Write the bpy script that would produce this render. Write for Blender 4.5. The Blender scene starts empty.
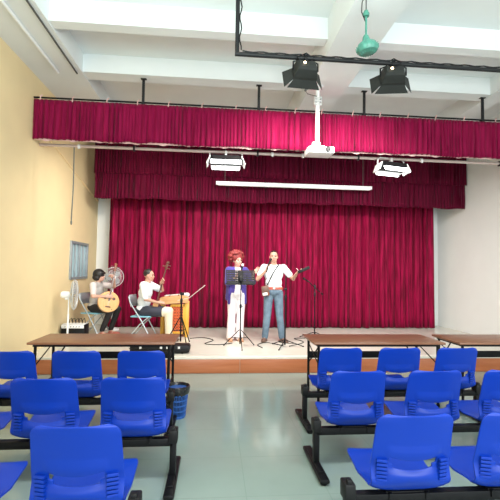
import bpy, bmesh, math, random
from mathutils import Vector, Matrix, Euler
random.seed(7)
V = Vector; PI = math.pi; R = math.radians
scene = bpy.context.scene; col = scene.collection

# ---------------------------------------------------------------- camera
cam = bpy.data.cameras.new('camera'); cam.sensor_width = 36; cam.lens = 400 / 500 * 36
co = bpy.data.objects.new('camera', cam); col.objects.link(co)
yaw, pitch, roll = R(5.0), R(2.86), R(0.9)
fw = V((math.sin(yaw) * math.cos(pitch), math.cos(yaw) * math.cos(pitch), math.sin(pitch)))
r0 = V((math.cos(yaw), -math.sin(yaw), 0)); u0 = r0.cross(fw)
rr = r0 * math.cos(roll) + u0 * math.sin(roll); uu = -r0 * math.sin(roll) + u0 * math.cos(roll)
co.matrix_world = Matrix(((rr.x, uu.x, -fw.x, 0), (rr.y, uu.y, -fw.y, 0), (rr.z, uu.z, -fw.z, 1.6), (0, 0, 0, 1)))
scene.camera = co

# ---------------------------------------------------------------- world, lights, exposure
w = bpy.data.worlds.new('world'); scene.world = w; w.use_nodes = True
bgn = w.node_tree.nodes['Background']; bgn.inputs[0].default_value = (0.86, 0.96, 1.0, 1); bgn.inputs[1].default_value = 1.25
vs = scene.view_settings
vs.view_transform = 'Standard'; vs.look = 'None'; vs.gamma = 1; vs.use_curve_mapping = False; vs.exposure = 0.33

def area(name, loc, target, size, sizey, power, color=(1, 1, 1)):
    l = bpy.data.lights.new(name, 'AREA'); l.shape = 'RECTANGLE'; l.size = size; l.size_y = sizey
    l.energy = power; l.color = color
    o = bpy.data.objects.new(name, l); col.objects.link(o); o.location = loc
    o.rotation_euler = (V(target) - V(loc)).to_track_quat('-Z', 'Y').to_euler(); return o

def spot(name, loc, target, power, angle, color, blend=.8, rad=.12):
    l = bpy.data.lights.new(name, 'SPOT'); l.energy = power; l.spot_size = R(angle); l.spot_blend = blend
    l.shadow_soft_size = rad; l.color = color
    o = bpy.data.objects.new(name, l); col.objects.link(o); o.location = loc
    o.rotation_euler = (V(target) - V(loc)).to_track_quat('-Z', 'Y').to_euler(); return o

# unseen hall strip light, plus fills added behind the camera and towards the ceiling
area('hall_strip_light', (1.0, 1.6, 4.3), (1.0, 1.8, 0), 5.0, .5, 150, (.93, 1, .98))
area('rear_fill_light', (2.2, -3.0, 2.6), (1.4, 8.0, 2.4), 6.0, 2.4, 330, (.95, 1, 1))  # added soft fill through the open rear of the hall
area('ceiling_fill_light', (-.4, 2.6, 3.7), (-.6, 3.4, 5), 4.0, .4, 34, (.84, 1, 1))  # added fill pointed up to brighten the ceiling and beams
# light of the two lanterns on the bar and of the two fluorescent softlights on the batten
spot('lantern_beam', (0.99, 4.62, 3.86), (0.9, 7.6, 2.0), 330, 100, (1, .90, .84))
spot('lantern_beam', (1.97, 4.62, 3.86), (2.2, 7.6, 2.0), 330, 100, (1, .90, .84))
area('softlight_beam', (0.15, 6.85, 3.44), (0.1, 8.0, 0.6), .5, .3, 42, (1, .97, .95))
area('softlight_beam', (3.0, 6.85, 3.44), (2.8, 8.0, 0.6), .5, .3, 36, (1, .97, .95))
area('left_wing_fill', (-1.2, 6.9, 3.4), (-2.3, 8.6, 0.6), .5, .3, 30, (1, .93, .82))  # warm fill aimed at the seated woman; no fixture carries it

# ---------------------------------------------------------------- materials
def mat(name, color, rough=.5, metal=0, spec=.5, noise=0, nscale=8, bump=0, bscale=40, sheen=0, coat=0, emit=None, alpha=1, trans=0, vec=None, color2=None):
    m = bpy.data.materials.new(name); m.use_nodes = True; nt = m.node_tree; N = nt.nodes; L = nt.links
    b = N['Principled BSDF']; c = (*color, 1)
    b.inputs['Base Color'].default_value = c; b.inputs['Roughness'].default_value = rough
    b.inputs['Metallic'].default_value = metal; b.inputs['Specular IOR Level'].default_value = spec
    b.inputs['Sheen Weight'].default_value = sheen; b.inputs['Coat Weight'].default_value = coat
    b.inputs['Alpha'].default_value = alpha; b.inputs['Transmission Weight'].default_value = trans
    if emit: b.inputs['Emission Color'].default_value = (*emit[0], 1); b.inputs['Emission Strength'].default_value = emit[1]
    tc = N.new('ShaderNodeTexCoord'); mp = N.new('ShaderNodeMapping'); L.new(tc.outputs['Object'], mp.inputs[0])
    if vec: mp.inputs['Scale'].default_value = vec
    if noise or color2:
        n = N.new('ShaderNodeTexNoise'); n.inputs['Scale'].default_value = nscale; n.inputs['Detail'].default_value = 5
        L.new(mp.outputs[0], n.inputs['Vector'])
        rp = N.new('ShaderNodeValToRGB'); L.new(n.outputs['Fac'], rp.inputs[0])
        c2 = color2 or tuple(min(1, x * (1 + noise)) for x in color)
        c1 = color if color2 else tuple(x * (1 - noise) for x in color)
        rp.color_ramp.elements[0].position = .3; rp.color_ramp.elements[1].position = .7
        rp.color_ramp.elements[0].color = (*c1, 1); rp.color_ramp.elements[1].color = (*c2, 1)
        L.new(rp.outputs[0], b.inputs['Base Color'])
    if bump:
        n = N.new('ShaderNodeTexNoise'); n.inputs['Scale'].default_value = bscale; L.new(mp.outputs[0], n.inputs['Vector'])
        bp = N.new('ShaderNodeBump'); bp.inputs['Strength'].default_value = bump; bp.inputs['Distance'].default_value = .01
        L.new(n.outputs['Fac'], bp.inputs['Height']); L.new(bp.outputs[0], b.inputs['Normal'])
    return m

def floor_mat():
    m = mat('polished_floor_tiles', (.24, .305, .275), .16, noise=.07, nscale=1.6, spec=.5)
    nt = m.node_tree; N = nt.nodes; L = nt.links; b = N['Principled BSDF']
    tc = N.new('ShaderNodeTexCoord'); mp = N.new('ShaderNodeMapping'); L.new(tc.outputs['Object'], mp.inputs[0])
    mp.inputs['Location'].default_value = (-.255 + 6, .1 + 6, 0)
    br = N.new('ShaderNodeTexBrick'); br.offset = 0; br.inputs['Scale'].default_value = 1
    br.inputs['Brick Width'].default_value = .6; br.inputs['Row Height'].default_value = .6
    br.inputs['Mortar Size'].default_value = .0035; br.inputs['Mortar Smooth'].default_value = .2
    L.new(mp.outputs[0], br.inputs['Vector'])
    old = b.inputs['Base Color'].links[0].from_socket
    mx = N.new('ShaderNodeMixRGB'); L.new(br.outputs['Fac'], mx.inputs[0]); L.new(old, mx.inputs[1]); mx.inputs[2].default_value = (.2, .27, .24, 1)
    L.new(mx.outputs[0], b.inputs['Base Color'])
    n = N.new('ShaderNodeTexNoise'); n.inputs['Scale'].default_value = 3
    mr = N.new('ShaderNodeMapRange'); mr.inputs[3].default_value = .08; mr.inputs[4].default_value = .17
    L.new(n.outputs['Fac'], mr.inputs[0]); L.new(mr.outputs[0], b.inputs['Roughness'])
    return m

def wood(name, c1, c2, rough=.35, stretch=(1, 12, 12), scale=2.5, coat=0):
    return mat(name, c1, rough, color2=c2, nscale=scale, vec=stretch, bump=.08, bscale=20, coat=coat)

M = {}
M['floor'] = floor_mat()
M['stagefloor'] = mat('stage_floor_cream', (.60, .58, .50), .22, color2=(.66, .65, .58), nscale=1.2)
M['stageedge'] = mat('stage_edge_pale_stone', (.70, .66, .58), .35, noise=.05)
M['fascia'] = wood('fascia_orange_wood', (.36, .105, .035), (.45, .15, .06), .35, (1, 6, 14), 1.5)
M['wall'] = mat('cream_yellow_paint', (.83, .66, .38), .7, noise=.03, nscale=2)
M['white'] = mat('white_plaster', (.86, .88, .86), .75, noise=.02, nscale=2)
M['ceil'] = mat('ceiling_white_paint', (.76, .80, .80), .8, noise=.025, nscale=1.5)
def velvet(name, c, c2):
    return mat(name, c, .62, color2=c2, nscale=5, vec=(4, 4, .35), sheen=.05, bump=.15, bscale=60, spec=.08)  # stretched two-tone noise paints the pile sheen as vertical streaks
M['velvet'] = velvet('crimson_velvet', (.085, .0005, .011), (.30, .003, .047))  # wide tone range also paints the light and dark of the folds
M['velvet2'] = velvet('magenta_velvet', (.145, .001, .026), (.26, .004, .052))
M['velvet3'] = velvet('shaded_crimson_velvet', (.065, .0006, .012), (.12, .001, .022))  # colour lowered to carry the shade on the inner valance
M['lining'] = mat('pale_pink_lining', (.78, .5, .48), .8, noise=.1)
M['blue'] = mat('blue_plastic', (.002, .032, .33), .36, noise=.06, nscale=3, spec=.3)
M['blueb'] = mat('blue_basket_plastic', (.02, .09, .33), .4, noise=.05)
M['black'] = mat('black_steel', (.004, .004, .005), .45, noise=.2, spec=.2)
M['blackp'] = mat('black_plastic', (.007, .007, .008), .5, noise=.2, spec=.25)
M['dgrey'] = mat('dark_grey_paint', (.013, .014, .015), .5, noise=.15, spec=.25)
M['bin'] = mat('black_bin_liner', (.015, .015, .017), .25, bump=.6, bscale=25)
M['tabletop'] = wood('brown_laminate', (.20, .085, .045), (.25, .11, .06), .36, (1, 8, 8), 3, 0)
M['pipe'] = mat('pinkish_grey_steel_pipe', (.55, .45, .42), .35, metal=.3, noise=.1)
M['rail'] = mat('dull_grey_rail', (.12, .13, .12), .5, metal=.4, noise=.2)
M['lantern'] = mat('charcoal_lantern_enamel', (.022, .024, .022), .6, noise=.2, spec=.25)
M['filament'] = mat('lamp_glow', (1, .8, .5), .4, emit=((1, .75, .45), 12), noise=.02)
M['tube'] = mat('tube_and_flap_glow', (1, 1, 1), .3, emit=((.95, 1, 1), 7), noise=.01)
M['whitemetal'] = mat('white_enamelled_metal', (.85, .86, .86), .35, noise=.03)
M['green'] = mat('aged_green_enamel', (.055, .22, .165), .4, noise=.2, nscale=15)
M['greymetal'] = mat('grey_blue_metal', (.42, .47, .50), .35, metal=.35, noise=.08)
M['cyan'] = mat('pale_blue_plastic_seat', (.22, .5, .62), .5, noise=.08)
M['glass'] = mat('bluish_window_glass', (.42, .60, .64), .12, noise=.1, nscale=3)
M['winframe'] = mat('grey_aluminium', (.33, .36, .38), .4, metal=.4, noise=.1)
M['cage'] = mat('fan_cage_wire', (.62, .64, .64), .4, metal=.3, noise=.05)
M['fanblade'] = mat('fan_blade_smoky', (.5, .55, .58), .3, noise=.05, alpha=.5)
M['skin'] = mat('skin', (.50, .27, .19), .5, noise=.06, nscale=12)
M['skin2'] = mat('fair_skin', (.60, .34, .26), .5, noise=.06, nscale=12)
M['hairb'] = mat('black_hair', (.012, .010, .010), .4, noise=.3, nscale=40, bump=.5, bscale=80)
M['hairr'] = mat('reddish_curly_hair', (.13, .010, .012), .55, color2=(.27, .028, .026), nscale=40, bump=.6, bscale=90)
M['shirtw'] = mat('white_cotton', (.70, .73, .75), .8, noise=.04, bump=.3, bscale=14)
M['shirtg'] = mat('grey_cotton', (.40, .38, .36), .85, noise=.08, bump=.3, bscale=14)
M['shirtp'] = mat('pale_lilac_cotton', (.66, .57, .55), .85, noise=.05)
M['cardigan'] = mat('violet_blue_knit', (.05, .03, .22), .85, noise=.15, bump=.4, bscale=40, sheen=.2)
M['trw'] = mat('white_trouser_cloth', (.76, .69, .71), .8, noise=.04, bump=.3, bscale=12)
M['trb'] = mat('black_trouser_cloth', (.015, .013, .014), .8, noise=.2)
M['trn'] = mat('navy_cloth', (.03, .032, .05), .8, noise=.2)
M['trc'] = mat('cream_trouser_cloth', (.72, .62, .46), .8, noise=.06, bump=.3, bscale=12)
M['jeans'] = mat('faded_denim', (.07, .11, .16), .85, color2=(.16, .23, .30), nscale=7, bump=.3, bscale=50)
M['leather'] = mat('brown_leather', (.20, .07, .035), .45, noise=.2)
M['rleather'] = mat('reddish_belt_leather', (.42, .09, .06), .45, noise=.15)
M['shoe'] = mat('brown_shoe', (.13, .07, .05), .5, noise=.2)
M['tan'] = mat('tan_shoe', (.5, .25, .14), .5, noise=.1)
M['red'] = mat('reddish_sandal', (.42, .12, .09), .5, noise=.1)
M['eye'] = mat('dark_eye', (.03, .02, .02), .3, noise=.1)
M['lips'] = mat('lips', (.5, .12, .12), .5, noise=.1)
M['paper'] = mat('white_paper', (.85, .85, .83), .7, noise=.03)
M['spruce'] = wood('golden_spruce_soundboard', (.62, .32, .10), (.70, .40, .15), .35, (10, 10, 1), 3, .3)
M['rosewood'] = wood('dark_rosewood', (.07, .022, .015), (.12, .04, .025), .35, (10, 10, 1), 3)
M['honey'] = wood('honey_wood', (.50, .26, .10), (.60, .34, .15), .35, (1, 10, 10), 3)
M['gold'] = wood('golden_yellow_wood', (.62, .32, .03), (.70, .39, .05), .4, (10, 10, 1), 3)
M['carve'] = mat('orange_red_carving', (.58, .07, .015), .5, color2=(.70, .16, .03), nscale=30)
M['silver'] = mat('silver_grey_plastic', (.7, .7, .7), .4, noise=.04)

# ---------------------------------------------------------------- helpers
def obj(name, bm, m, parent=None, smooth=True, angle=40):
    me = bpy.data.meshes.new(name); bmesh.ops.recalc_face_normals(bm, faces=bm.faces[:]); bm.to_mesh(me); bm.free()
    me.materials.append(M[m] if isinstance(m, str) else m)
    o = bpy.data.objects.new(name, me); col.objects.link(o); o.parent = parent
    if smooth:
        me.polygons.foreach_set('use_smooth', [True] * len(me.polygons))
        me.set_sharp_from_angle(angle=R(angle))
    return o

def thing(name, label, cat, loc=(0, 0, 0), rotz=0, group=None):
    o = bpy.data.objects.new(name, None); col.objects.link(o); o.location = loc; o.rotation_euler = (0, 0, rotz)
    o.empty_display_size = .1
    return tag(o, label, cat, group)

def tag(o, label, cat, group=None):
    o['label'] = label; o['category'] = cat
    if group: o['group'] = group
    return o

def struct(o): o['kind'] = 'structure'; return o

def box(bm, c, s, rot=None, bev=0):
    t = bmesh.new(); bmesh.ops.create_cube(t, size=1)
    bmesh.ops.scale(t, vec=s, verts=t.verts[:])
    if bev: bmesh.ops.bevel(t, geom=t.edges[:], offset=bev, segments=2, affect='EDGES', profile=.5)
    mtx = Matrix.Translation(c) @ (rot.to_matrix().to_4x4() if isinstance(rot, Euler) else (rot.to_4x4() if rot else Matrix()))
    t.transform(mtx); me = bpy.data.meshes.new('t'); t.to_mesh(me); t.free(); bm.from_mesh(me); bpy.data.meshes.remove(me)

def frame(d):
    d = V(d).normalized(); a = V((0, 0, 1)) if abs(d.z) < .9 else V((1, 0, 0))
    x = d.cross(a).normalized(); return x, x.cross(d).normalized(), d

def tube(bm, pts, r, n=10, cap=True):
    pts = [V(p) for p in pts]; rs = r if isinstance(r, (list, tuple)) else [r] * len(pts); rings = []
    for i, p in enumerate(pts):
        d = (pts[min(i + 1, len(pts) - 1)] - pts[max(i - 1, 0)])
        x, y, _ = frame(d)
        if i and (x.dot(px) < 0 or abs(x.dot(px)) < .7):
            x = (px - d.normalized() * px.dot(d.normalized())).normalized(); y = x.cross(d.normalized())
        px = x
        rings.append([bm.verts.new(p + (x * math.cos(2 * PI * k / n) + y * math.sin(2 * PI * k / n)) * rs[i]) for k in range(n)])
    for a, b in zip(rings, rings[1:]):
        for k in range(n): bm.faces.new((a[k], a[(k + 1) % n], b[(k + 1) % n], b[k]))
    if cap: bm.faces.new(rings[0][::-1]); bm.faces.new(rings[-1])

def ell(bm, c, r, rot=None, seg=20, rings=12):
    t = bmesh.new(); bmesh.ops.create_uvsphere(t, u_segments=seg, v_segments=rings, radius=1)
    bmesh.ops.scale(t, vec=r if not isinstance(r, (int, float)) else (r, r, r), verts=t.verts[:])
    t.transform(Matrix.Translation(c) @ (rot.to_4x4() if rot is not None else Matrix()))
    me = bpy.data.meshes.new('t'); t.to_mesh(me); t.free(); bm.from_mesh(me); bpy.data.meshes.remove(me)

def rcone(bm, a, b, ra, rb):
    a, b = V(a), V(b); d = b - a; n = max(2, int(d.length / .05) + 1)
    dn = d.normalized(); pts = []; rs = []
    for k in range(4): t = (k + .6) / 4.6 * PI / 2; pts.append(a - dn * ra * math.cos(t)); rs.append(ra * math.sin(t))
    for k in range(n + 1): pts.append(a + d * k / n); rs.append(ra + (rb - ra) * k / n)
    for k in range(3, -1, -1): t = (k + .6) / 4.6 * PI / 2; pts.append(b + dn * rb * math.cos(t)); rs.append(rb * math.sin(t))
    tube(bm, pts, rs, 14)

def lathe(bm, prof, c=(0, 0, 0), n=24, rot=None):
    rings = []; c = V(c)
    for r_, z in prof:
        ring = []
        for k in range(n):
            v = V((r_ * math.cos(2 * PI * k / n), r_ * math.sin(2 * PI * k / n), z))
            if rot is not None: v = rot @ v
            ring.append(bm.verts.new(c + v))
        rings.append(ring)
    for a, b in zip(rings, rings[1:]):
        for k in range(n): bm.faces.new((a[k], a[(k + 1) % n], b[(k + 1) % n], b[k]))
    bm.faces.new(rings[0][::-1]); bm.faces.new(rings[-1])

def prism(bm, pts, z0, z1, mtx=None):
    f = lambda p, z: bm.verts.new((mtx @ V((p[0], p[1], z))) if mtx is not None else V((p[0], p[1], z)))
    a = [f(p, z0) for p in pts]; b = [f(p, z1) for p in pts]; n = len(pts)
    bm.faces.new(a[::-1]); bm.faces.new(b)
    for k in range(n): bm.faces.new((a[k], a[(k + 1) % n], b[(k + 1) % n], b[k]))

def NB(): return bmesh.new()

def fuse(name, bm, m, parent, voxel=.008, it=3):
    """one continuous surface from overlapping volumes"""
    me = bpy.data.meshes.new('t'); bm.to_mesh(me); bm.free(); t = bpy.data.objects.new('t', me); col.objects.link(t)
    a = t.modifiers.new('r', 'REMESH'); a.mode = 'VOXEL'; a.voxel_size = voxel
    s = t.modifiers.new('s', 'SMOOTH'); s.iterations = it; s.factor = .5
    dg = bpy.context.evaluated_depsgraph_get(); dg.update()
    new = bpy.data.meshes.new_from_object(t.evaluated_get(dg)); bpy.data.objects.remove(t)
    new.name = name; new.materials.clear(); new.materials.append(M[m]); new.polygons.foreach_set('use_smooth', [True] * len(new.polygons))
    o = bpy.data.objects.new(name, new); col.objects.link(o); o.parent = parent; return o

def copy_tree(o, parent=None):
    c = o.copy(); col.objects.link(c); c.parent = parent
    for ch in [x for x in kids.get(o.name, [])]: copy_tree(ch, c)
    return c
kids = {}
def index():
    kids.clear()
    for o in bpy.data.objects:
        if o.parent: kids.setdefault(o.parent.name, []).append(o)

# ---------------------------------------------------------------- the setting
XL, XR, YB, YS = -2.84, 5.75, 9.9, 6.29
ZS, ZB, ZC = .25, 4.6, 4.885
def sbox(name, lo, hi, m, parent=None, bev=0):
    bm = NB(); box(bm, [(a + b) / 2 for a, b in zip(lo, hi)], [b - a for a, b in zip(lo, hi)], bev=bev)
    return struct(obj(name, bm, m, parent, smooth=bool(bev)))
sbox('floor', (XL, -3.4, -.1), (XR, YB, 0), 'floor')
sbox('floor_stage', (XL, YS, 0), (XR, YB, ZS), 'stagefloor')
sbox('trim_1', (XL, YS - .02, .215), (XR, YS + .10, ZS + .002), 'stageedge', bev=.004)
x = XL
bm = NB()
for xe in (-2.35, .42, 3.2, XR):
    box(bm, ((x + xe) / 2, YS - .008, .108), (xe - x - .006, .022, .212), bev=.002); x = xe
struct(obj('trim_2', bm, 'fascia'))
sbox('wall_back', (XL, YB, 0), (XR, YB + .1, 5.2), 'white')
# left wall with window hole
wy0, wy1, wz0, wz1 = 8.12, 9.16, 1.36, 2.12
bm = NB()
for lo, hi in (((-3.4, 0), (wy0, 5.2)), ((wy1, 0), (YB, 5.2)), ((wy0, 0), (wy1, wz0)), ((wy0, wz1), (wy1, 5.2))):
    box(bm, (XL - .1, (lo[0] + hi[0]) / 2, (lo[1] + hi[1]) / 2), (.2, hi[0] - lo[0], hi[1] - lo[1]))
struct(obj('wall_left', bm, 'wall', smooth=False))
sbox('wall_right', (XR, -3.4, 0), (XR + .2, YB, 5.2), 'white')
sbox('ceiling', (XL, -3.4, ZC), (XR, YB, ZC + .15), 'ceil')
# window in the left wall
wroot = bpy.data.objects.new('window_1', None); col.objects.link(wroot); wroot.location = (XL, wy0, wz0); struct(wroot)
W, H = wy1 - wy0, wz1 - wz0
bm = NB()
for c, s in (((0, W / 2, .02), (.08, W, .05)), ((0, W / 2, H - .02), (.08, W, .05)), ((0, .02, H / 2), (.08, .05, H)), ((0, W - .02, H / 2), (.08, .05, H)), ((0, W / 2, H / 2), (.06, .05, H)), ((.0, W * .28, H / 2), (.04, .02, H)), ((.0, W * .75, H / 2), (.04, .02, H))):
    box(bm, c, s, bev=.004)
struct(obj('window_frame', bm, 'winframe', wroot))
bm = NB(); box(bm, (-.02, W / 2, H / 2), (.008, W - .04, H - .04)); struct(obj('window_pane', bm, 'glass', wroot))
# beams: two cross beams, one deep beam running to the stage, one along the left wall
sbox('ceiling_beam', (XL, 4.93, ZB), (1.40, 5.10, ZC), 'ceil')
sbox('ceiling_beam', (1.97, 4.93, ZB), (XR, 5.10, ZC), 'ceil')
sbox('ceiling_beam', (XL, 6.20, ZB), (1.40, 6.46, ZC), 'ceil')
sbox('ceiling_beam', (1.97, 6.20, ZB), (XR, 6.46, ZC), 'ceil')
sbox('ceiling_beam', (1.40, -3.4, 4.42), (1.97, 8.3, ZC), 'ceil')
sbox('ceiling_beam', (XL, -3.4, ZB - .02), (-2.08, 8.3, ZC), 'ceil')
sbox('ceiling_beam', (4.55, -3.4, ZB - .02), (4.85, 8.3, ZC), 'ceil')
for nm, xx, zz, rd in (('conduit_pipe', -2.14, ZB - .035, .012), ('conduit_pipe', -2.42, ZB - .04, .02)):
    bm = NB(); tube(bm, [(xx, -3, zz), (xx, 3.2, zz), (xx - .02, 6.2, zz)], rd, 8)
    struct(obj(nm, bm, 'rail' if rd < .015 else 'white'))
# slanting trunking on the cream wall
bm = NB(); a, b = V((XL + .012, 6.4, 3.88)), V((XL + .012, 9.85, 3.2)); d = (b - a)
box(bm, (a + b) / 2, (.024, d.length, .05), Euler((math.atan2(d.z, d.y), 0, 0)), .004)
struct(obj('wall_trunking', bm, 'wall'))

# ---------------------------------------------------------------- curtains
def pleats(name, x0, x1, y, z0, z1, m, wl, amp, root, dx=.012, rows=10, hem=0, gather=.3, seed=1, pinch=None):
    rnd = random.Random(seed); bm = NB()
    xs = []; x = x0; ph = 0; phs = []
    n = int((x1 - x0) / dx)
    knots = [rnd.uniform(.45, 1.75) for _ in range(int((x1 - x0) / .25) + 3)]
    ak = [rnd.uniform(.25, 1.6) for _ in range(len(knots) * 2)]
    prev = None
    hr = [rnd.uniform(-1, 1) for _ in range(int((x1 - x0) / .18) + 3)]
    for i in range(n + 1):
        x = x0 + (x1 - x0) * i / n; t = (x - x0) / .25; k = int(t); f = t - k
        kk = knots[k] * (1 - f) + knots[k + 1] * f
        ph += 2 * PI * dx / wl * kk
        t2 = (x - x0) / .125; k2 = min(int(t2), len(ak) - 2); A = ak[k2] * (1 - (t2 - k2)) + ak[k2 + 1] * (t2 - k2)
        th = (x - x0) / .18; kh = min(int(th), len(hr) - 2); hh = hr[kh] * (1 - (th - kh)) + hr[kh + 1] * (th - kh)
        colm = []
        for j in range(rows + 1):
            v = j / rows; z = z1 + (z0 - z1) * v
            aa = amp * A * (gather + (1 - gather) * v ** .6)
            wob = .25 * math.sin(3.1 * v + x * 5.7) + .15 * math.sin(7 * v + x * 11)
            s = math.sin(ph + wob); s = math.copysign(abs(s) ** .75, s)
            s2 = .3 * math.sin(2.3 * ph + 1.3 * v + 1)
            if hem and j == rows: z += hem * hh
            colm.append(bm.verts.new((x + .35 * aa * math.cos(ph + wob), y + aa * (s + s2), z)))
        if prev:
            for j in range(rows): bm.faces.new((prev[j], colm[j], colm[j + 1], prev[j + 1]))
        prev = colm
    o = obj(name, bm, m, root, angle=80)
    md = o.modifiers.new('thickness', 'SOLIDIFY'); md.thickness = .006
    return o

c1 = thing('stage_curtain', 'full-height crimson velvet back curtain hanging in deep folds behind the performers', 'curtain', (1.5, 9.42, ZS))
pleats('drape', -3.95, 3.86, 0, .015, 3.6, 'velvet', .17, .065, c1, rows=14, gather=.6, seed=3)
bm = NB(); tube(bm, [(-3.9, 0, 3.62), (3.9, 0, 3.62)], .02); box(bm, (-3.7, .2, 3.62), (.03, .5, .03)); box(bm, (0, .2, 3.62), (.03, .5, .03)); box(bm, (3.8, .2, 3.62), (.03, .5, .03))
obj('curtain_rod', bm, 'rail', c1)

c2 = thing('inner_valance', 'shade-darkened crimson two-tier velvet valance hanging deep over the stage', 'valance', (1.4, 8.62, 3.08))
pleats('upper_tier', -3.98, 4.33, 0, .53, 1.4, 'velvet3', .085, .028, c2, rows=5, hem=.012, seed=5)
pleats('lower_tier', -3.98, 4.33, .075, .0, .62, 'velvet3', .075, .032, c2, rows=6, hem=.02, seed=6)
bm = NB(); tube(bm, [(-4.0, .03, 1.42), (4.25, .03, 1.42)], .022)
for xx in (-3.8, -1.3, 1.5, 4.0): tube(bm, [(xx, .03, 1.42), (xx, .03, ZC - 3.08)], .012)
obj('curtain_rod', bm, 'rail', c2)

c3 = thing('front_valance', 'bright magenta-red pleated velvet valance along the front of the stage ceiling', 'valance', (1.4, 6.30, 3.555))
pleats('pleated_cloth', -4.22, 4.32, 0, 0, .62, 'velvet2', .070, .026, c3, rows=6, hem=.016, seed=9, dx=.009)
rnd = random.Random(4); bm = NB(); pr = None
for k in range(420):
    x = -4.2 + k * .02; lo = -.004 + .016 * max(0, math.sin(x * 9) * math.sin(x * 23)) * -1
    cur = (bm.verts.new((x, .036, lo)), bm.verts.new((x, .040, .09)))
    if pr: bm.faces.new((pr[0], cur[0], cur[1], pr[1]))
    pr = cur
o = obj('lining', bm, 'lining', c3); o['label'] = 'pale pink lining showing below the hem'
md = o.modifiers.new('thickness', 'SOLIDIFY'); md.thickness = .004
for i in range(17):
    xx = -4.1 + i * .49 + rnd.uniform(-.05, .05); bm = NB()
    tube(bm, [(xx, .0, .60), (xx + .01, -.02, .66), (xx + .03, 0, .69)], .008, 6)
    obj('tie', bm, 'lining', c3)['label'] = 'small pink fabric tie'
rl = thing('curtain_rail', 'black steel rail on ceiling drop rods carrying the front valance', 'rail', (1.4, 6.33, 4.215))
bm = NB(); tube(bm, [(-4.235, 0, 0), (4.34, 0, 0)], .014); tube(bm, [(-4.235, .06, -.05), (4.34, .06, -.05)], .01); obj('rail_tube', bm, 'black', rl)
for xx in (-2.58, -.74, 1.02, 3.1):
    bm = NB()
    top = ZB - 4.215 + .005
    box(bm, (xx, 0, top / 2), (.04, .03, top), bev=.003); box(bm, (xx, 0, top - .006), (.09, .06, .012)); box(bm, (xx, .02, -.02), (.05, .08, .05), bev=.004)
    obj('drop_rod', bm, 'dgrey', rl)
# dark scaffold clutter between valance and batten
bt = thing('lighting_batten', 'long pinkish-grey steel pipe hung wall to wall under the front valance', 'pipe', (1.4, 6.6, 3.555))
bm = NB(); tube(bm, [(XL - 1.4 + .005, 0, 0), (XR - 1.4 - .005, 0, 0)], .024, 14); obj('pipe', bm, 'pipe', bt)
for xx in (-2.75, -.72, 1.02, 3.6):
    bm = NB(); box(bm, (xx, 0, 0), (.03, .075, .09), bev=.006); obj('pipe_sleeve', bm, 'dgrey', bt)
for xx in (-3.62,-.47, .05, 2.15):
    bm = NB(); lathe(bm, [(.032, -.02), (.034, 0), (.032, .02)], (xx, 0, 0), 14, Matrix.Rotation(PI / 2, 3, 'Y')); box(bm, (xx, -.03, -.02), (.025, .02, .06)); obj('clamp', bm, 'whitemetal', bt)
cr = thing('batten_truss', 'dark ladder truss behind the front valance near the left wall', 'truss', (-1.95, 6.76, 3.59))
bm = NB(); tube(bm, [(-.2, 0, 0), (1.9, 0, .0)], .012, 8); tube(bm, [(-.2, 0, .1), (1.9, 0, .1)], .012, 8)
for k in range(12): tube(bm, [(-.1 + k * .17, 0, 0), (-.02 + k * .17, 0, .1)], .008, 6)
for xx in (0, 1.7): tube(bm, [(xx, 0, 0), (xx, -.15, -.06)], .012, 8)
obj('ladder', bm, 'black', cr)
cd = NB(); tube(cd, [(0, 0, 1.2), (.01, 0, .6), (-.005, .01, 0)], .009, 6); ell(cd, (-.005, .01, -.03), (.014, .014, .04))
o = obj('hanging_cord', cd, 'rail'); o.location = (-2.30, 6.60, 2.345); tag(o, 'thin grey pull cord dangling from the front valance before the cream wall', 'cord')

# ---------------------------------------------------------------- stage softlights, lanterns, projector, fan, screen bar
def softlight(loc, label, tilt, rz):
    t = thing('softlight', label, 'stage light', loc, rz, 'fluorescent softlights on the batten')
    rt = Euler((tilt, 0, 0)).to_matrix()
    def B(bm, c, s, bev=0, extra=None):
        box(bm, rt @ V(c), s, rt @ extra if extra is not None else rt, bev)
    bm = NB(); B(bm, (0, 0, -.13), (.50, .20, .12), .012); B(bm, (0, -.11, -.12), (.44, .02, .07)); obj('housing', bm, 'blackp', t)
    bm = NB(); B(bm, (0, .10, -.19), (.50, .10, .012)); obj('reflector', bm, 'silver', t)
    bm = NB(); B(bm, (0, .13, -.205), (.46, .03, .045), .01); obj('fluorescent_tube', bm, 'tube', t)
    bm = NB(); B(bm, (0, -.13, -.21), (.50, .012, .09), .003, Matrix.Rotation(R(-25), 3, 'X')); obj('barn_door', bm, 'tube' , t)['label'] = 'white lower flap with its lit look as glow'  # flap is no lamp; its brightness is emission shared with the tube
    for s in (-1, 1):
        bm = NB(); B(bm, (s * .285, 0, -.15), (.012, .20, .15), .003, Matrix.Rotation(s * R(-24), 3, 'Y')); obj('barn_door', bm, 'whitemetal', t)
    bm = NB(); tube(bm, [(-.27, 0, -.12), (-.27, 0, .0), (-.22, 0, .03), (.22, 0, .03), (.27, 0, .0), (.27, 0, -.12)], .01, 8)
    box(bm, (0, 0, .0), (.04, .06, .09), bev=.006); obj('yoke', bm, 'whitemetal', t)
    return t
softlight((.15, 6.6, 3.53), 'white winged fluorescent softlight left of the projector under the batten', R(-12), R(0))
softlight((3.0, 6.6, 3.53), 'white winged fluorescent softlight right of the projector, tilted, under the batten', R(-10), R(14))

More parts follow.
